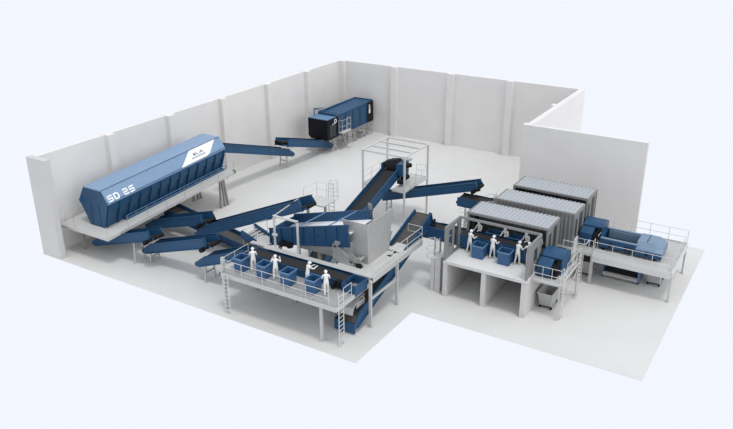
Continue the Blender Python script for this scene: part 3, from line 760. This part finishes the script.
copy_thing(b0, (20.5,-40.72,2.9), 0, 'second blue bin from the left on the picking deck, between the two left workers')
copy_thing(b0, (22.5,-40.72,2.9), 0, 'third blue bin from the left on the picking deck, between two workers')
copy_thing(b0, (24.5,-40.72,2.9), 0, 'rightmost blue bin on the picking deck, beside the worker near the caged ladder')
c0 = bin_proto('left one of two mottled blue bins before the belt in the open-topped cabin', .88, .85, .98, group='mottled blue bins in the picking cabin')
c0.location = (31.5,-30.4,2.85)
copy_thing(c0, (33.45,-30.4,2.85), 0, 'right one of two mottled blue bins before the belt in the open-topped cabin')
d0 = bin_proto('blue bin behind the cabin belt, left of the worker spreading his arms', 1.0, .8, 1.15, group='blue bins behind the cabin belt')
d0.location = (31.75,-28.25,2.85)
copy_thing(d0, (33.4,-28.25,2.85), 0, 'blue bin behind the cabin belt, right of the worker spreading his arms')

# ------------------------------------------------------------------ people
def skin_mesh(nodes, edges, root):
    me = bpy.data.meshes.new('skin_tmp')
    idx = {k: i for i, k in enumerate(nodes)}
    me.from_pydata([nodes[k][0] for k in nodes], [(idx[a], idx[b]) for a, b in edges], [])
    o = bpy.data.objects.new('skin_tmp', me); col.objects.link(o)
    sk = o.modifiers.new('skin', 'SKIN'); sk.use_smooth_shade = True
    lay = me.skin_vertices[0] if me.skin_vertices else None
    if lay is None:
        bm = bmesh.new(); bm.from_mesh(me); bm.verts.layers.skin.verify(); bm.to_mesh(me); bm.free(); lay = me.skin_vertices[0]
    for k, i in idx.items():
        r = nodes[k][1]; lay.data[i].radius = r if isinstance(r, tuple) else (r, r)
        lay.data[i].use_root = (k == root)
    ss = o.modifiers.new('sub', 'SUBSURF'); ss.levels = 1; ss.render_levels = 1
    bpy.context.view_layer.update()
    dg = bpy.context.evaluated_depsgraph_get()
    out = bpy.data.meshes.new_from_object(o.evaluated_get(dg))
    bpy.data.objects.remove(o); bpy.data.meshes.remove(me)
    return out
def person(label, loc, face, lean=0, arms=((60,70),(60,70)), stance=0.12, turn=0, splay=12, hd=15, group='workers in white overalls', scale=1.0):
    """face: heading in degrees, 0 = looking along +Y; arms: (upper arm raise, elbow bend) left, right"""
    t = thing('person', label, 'person', loc, group)
    t.rotation_euler = (0,0,R(face)); t.scale = (scale,)*3
    ln = R(lean)
    def up(z, x=0, y=0):     # point on the leaning torso
        d = z-.95; return Vector((x, y*math.cos(ln)+d*math.sin(ln), .95+d*math.cos(ln)-y*math.sin(ln)))
    N = {'pel':(Vector((0,0,.95)),(.155,.115)),'bel':(up(1.12),(.145,.11)),'che':(up(1.32),(.165,.115)),'col':(up(1.46),(.10,.085)),
         'nec':(up(1.53,0,.02),.058),'hea':(up(1.62,0,.045),(.078,.09)),'cro':(up(1.70,0,.035),(.07,.08))}
    E = [('pel','bel'),('bel','che'),('che','col'),('col','nec'),('nec','hea'),('hea','cro')]
    hands = []
    for s, nm, (ra, eb) in ((-1,'l',arms[0]),(1,'r',arms[1])):
        st = stance*s
        N['hip'+nm] = (Vector((s*.095,0,.87)),.102); N['kne'+nm] = (Vector((s*.11,.03+st*.5,.49)),.068); N['ank'+nm] = (Vector((s*.12,-.02+st,.10)),.047)
        N['toe'+nm] = (Vector((s*.135,.15+st,.045)),(.048,.036))
        E += [('pel','hip'+nm),('hip'+nm,'kne'+nm),('kne'+nm,'ank'+nm),('ank'+nm,'toe'+nm)]
        sh = up(1.42, s*.19)
        a = R(ra); d1 = Vector((s*math.sin(R(splay)), math.sin(a), -math.cos(a))).normalized()
        el = sh+d1*.29
        b = R(ra+eb); d2 = Vector((-s*.25*math.sin(R(eb)), math.sin(b), -math.cos(b))).normalized()
        wr = el+d2*.25; pa = wr+d2*.075
        N['sho'+nm] = (sh,.068); N['elb'+nm] = (el,.05); N['wri'+nm] = (wr,.034); N['pal'+nm] = (pa,(.042,.024))
        E += [('col','sho'+nm),('sho'+nm,'elb'+nm),('elb'+nm,'wri'+nm),('wri'+nm,'pal'+nm)]
        hands.append((s, pa, d2))
    me = skin_mesh(N, E, 'pel')
    # fingers, nose, ears and eyes grow out of the same mesh
    x = MB()
    for s, pa, d in hands:
        side = Vector((1,0,0))-d*d.x; side.normalize(); cu = d.cross(side).normalized()
        if cu.z > 0: cu = -cu
        for k, l in enumerate((.062,.074,.07,.055)):
            p = pa+d*.02+side*((k-1.5)*.021); q = p+d*l*.62+cu*.008; r = q+d*l*.35+cu*.03
            x.tube(p, q, .0105, 6, .0095); x.tube(q, r, .0095, 6, .0075)
        p = pa-d*.02-side*s*.03; q = p-side*s*.035+d*.035; x.tube(p, q, .012, 6, .011); x.tube(q, q+d*.03+cu*.012, .011, 6, .008)
    hc = up(1.62,0,.045)
    x.tube(hc+Vector((0,.07,.015)), hc+Vector((0,.115,-.012)), .010, 6, .017)
    for s in (-1,1):
        x.tube(hc+Vector((s*.066,0,-.025)), hc+Vector((s*.085,-.012,.03)), .016, 6, .014)
    x.tube(hc+Vector((-.025,.082,-.045)), hc+Vector((.025,.082,-.045)), .009, 6)
    bm = bmesh.new(); bm.from_mesh(me)
    tmp = bpy.data.meshes.new('tmp'); tmp.from_pydata([tuple(v) for v in x.v], [], x.f); bm.from_mesh(tmp); bpy.data.meshes.remove(tmp)
    bmesh.ops.recalc_face_normals(bm, faces=bm.faces); bm.to_mesh(me); bm.free()
    for p in me.polygons: p.use_smooth = True
    me.materials.clear(); me.materials.append(M['white']); me.name = 'body'
    o = bpy.data.objects.new('body', me); col.objects.link(o); o.parent = t
    # helmet
    rings = []
    hcw = up(1.665,0,.04)
    for k in range(6):
        a = R(90*k/5.3); rings.append([hcw+Vector((.105*math.cos(a)*math.cos(R(q*30)), .122*math.cos(a)*math.sin(R(q*30)), .115*math.sin(a))) for q in range(12)])
    m = MB().loft(rings)
    m.v = [v for v in m.v]
    brim = [[hcw+Vector((r*.105*math.cos(R(q*30)), r*.122*math.sin(R(q*30))+(.03 if (r > 1 and 1 <= q <= 5) else 0), z)) for q in range(12)] for r, z in ((.9,.012),(1.1,.0),(1.1,-.012),(.9,-.005))]
    m.loft(brim, False)
    mm = m
    me2 = bpy.data.meshes.new('helmet'); me2.from_pydata([tuple(v) for v in mm.v], [], mm.f); me2.materials.append(M['helmet'])
    for p in me2.polygons: p.use_smooth = True
    h = bpy.data.objects.new('helmet', me2); col.objects.link(h); h.parent = t
    # collar and belt of the overall
    c = MB()
    cr = [[up(z)+Vector((rx*math.cos(R(q*30)), ry*math.sin(R(q*30)), 0)) for q in range(12)] for z, rx, ry in ((1.46,.085,.08),(1.51,.075,.07))]
    c.loft(cr)
    me3 = bpy.data.meshes.new('collar'); me3.from_pydata([tuple(v) for v in c.v], [], c.f); me3.materials.append(M['white'])
    k = bpy.data.objects.new('collar', me3); col.objects.link(k); k.parent = t
    return t
ZD = 2.9
person('leftmost worker on the picking deck, in white, standing by the first bin', (19.38,-40.5,ZD), 36, 4, ((25,85),(25,85)))
person('second worker from left on the picking deck, in white with elbows out', (21.4,-40.65,ZD), 30, 8, ((30,95),(35,100)), splay=32)
person('worker in white on the picking deck turned sideways, reaching right past the third bin', (23.75,-40.3,ZD), -25, 12, ((45,60),(55,55)))
person('rightmost worker on the picking deck, in white, standing straight near the right ladder', (25.5,-40.7,ZD), 40, 2, ((20,75),(20,75)))
ZC = 2.85
P8 = [('worker in white in the open-topped cabin, front row, left of both mottled bins', (30.62,-30.15,ZC), -25, 6, ((22,72),(24,70))),
      ('worker in white standing between the two mottled bins in the open-topped cabin', (32.4,-30.2,ZC), -15, 4, ((22,72),(24,70))),
      ('worker in white just right of the right mottled bin in the open-topped cabin', (34.25,-30.2,ZC), -20, 8, ((22,72),(24,70))),
      ('worker in white leaning against the right end wall in the open-topped cabin', (35.0,-30.05,ZC), 25, 16, ((45,45),(50,40))),
      ('worker in white behind the left end of the cabin belt, facing the front', (30.55,-28.3,ZC), 170, 5, ((22,72),(24,70))),
      ('worker in white behind the cabin belt facing forward, arms spread over it', (32.6,-28.3,ZC), 180, 12, ((45,60),(45,60))),
      ('worker in white behind the cabin belt, third from the left of the back row', (34.2,-28.3,ZC), 165, 8, ((22,72),(24,70))),
      ('worker in white behind the right end of the cabin belt, last of the back row', (35.1,-28.3,ZC), 190, 10, ((22,72),(24,70)))]
for l, p, f, ln, ar in P8:
    person(l, p, f, ln, ar, group='workers in the picking cabin')

# ------------------------------------------------------------------ camera and light
f,tx,ty,tz,yaw,pit,rol = 762.436, 50.3318, -75.8041, 26.6164, -0.555443, 0.399666, -0.005476
cy, sy, cp, sp = math.cos(yaw), math.sin(yaw), math.cos(pit), math.sin(pit)
fw = Vector((sy*cp, cy*cp, -sp)); r = Vector((cy,-sy,0)); u = r.cross(fw)
r2 = r*math.cos(rol)+u*math.sin(rol); u2 = -r*math.sin(rol)+u*math.cos(rol)
cam = bpy.data.cameras.new('camera'); co = bpy.data.objects.new('camera', cam); col.objects.link(co)
cam.sensor_width = 36; cam.lens = f*36/733; cam.clip_end = 500
mw = Matrix((r2, u2, -fw)).transposed().to_4x4(); mw.translation = Vector((tx,ty,tz)); co.matrix_world = mw
scn.camera = co

w = bpy.data.worlds.new('world'); scn.world = w; w.use_nodes = True
bg = w.node_tree.nodes['Background']; bg.inputs[0].default_value = (.896,.925,1.0,1); bg.inputs[1].default_value = 1.0
sun = bpy.data.lights.new('sun', 'SUN'); sun.energy = 1.05; sun.angle = R(10); sun.color = (1,.985,.95)
so = bpy.data.objects.new('sun', sun); col.objects.link(so)
d = Vector((-.25,.15,-1.0)); so.rotation_euler = d.to_track_quat('-Z','Y').to_euler(); so.location = (20,-20,30)
soft = bpy.data.lights.new('soft_fill_light', 'SUN'); soft.energy = .55; soft.angle = R(50); soft.color = (1,.985,.95)  # added low fill, brightens the left wall and right-facing conveyor sides
s2 = bpy.data.objects.new('soft_fill_light', soft); col.objects.link(s2); s2.location = (60,-25,30)
s2.rotation_euler = Vector((-1,.1,-.45)).to_track_quat('-Z','Y').to_euler()
vs = scn.view_settings
vs.view_transform = 'Standard'; vs.look = 'None'; vs.gamma = 1; vs.exposure = 0; vs.use_curve_mapping = False
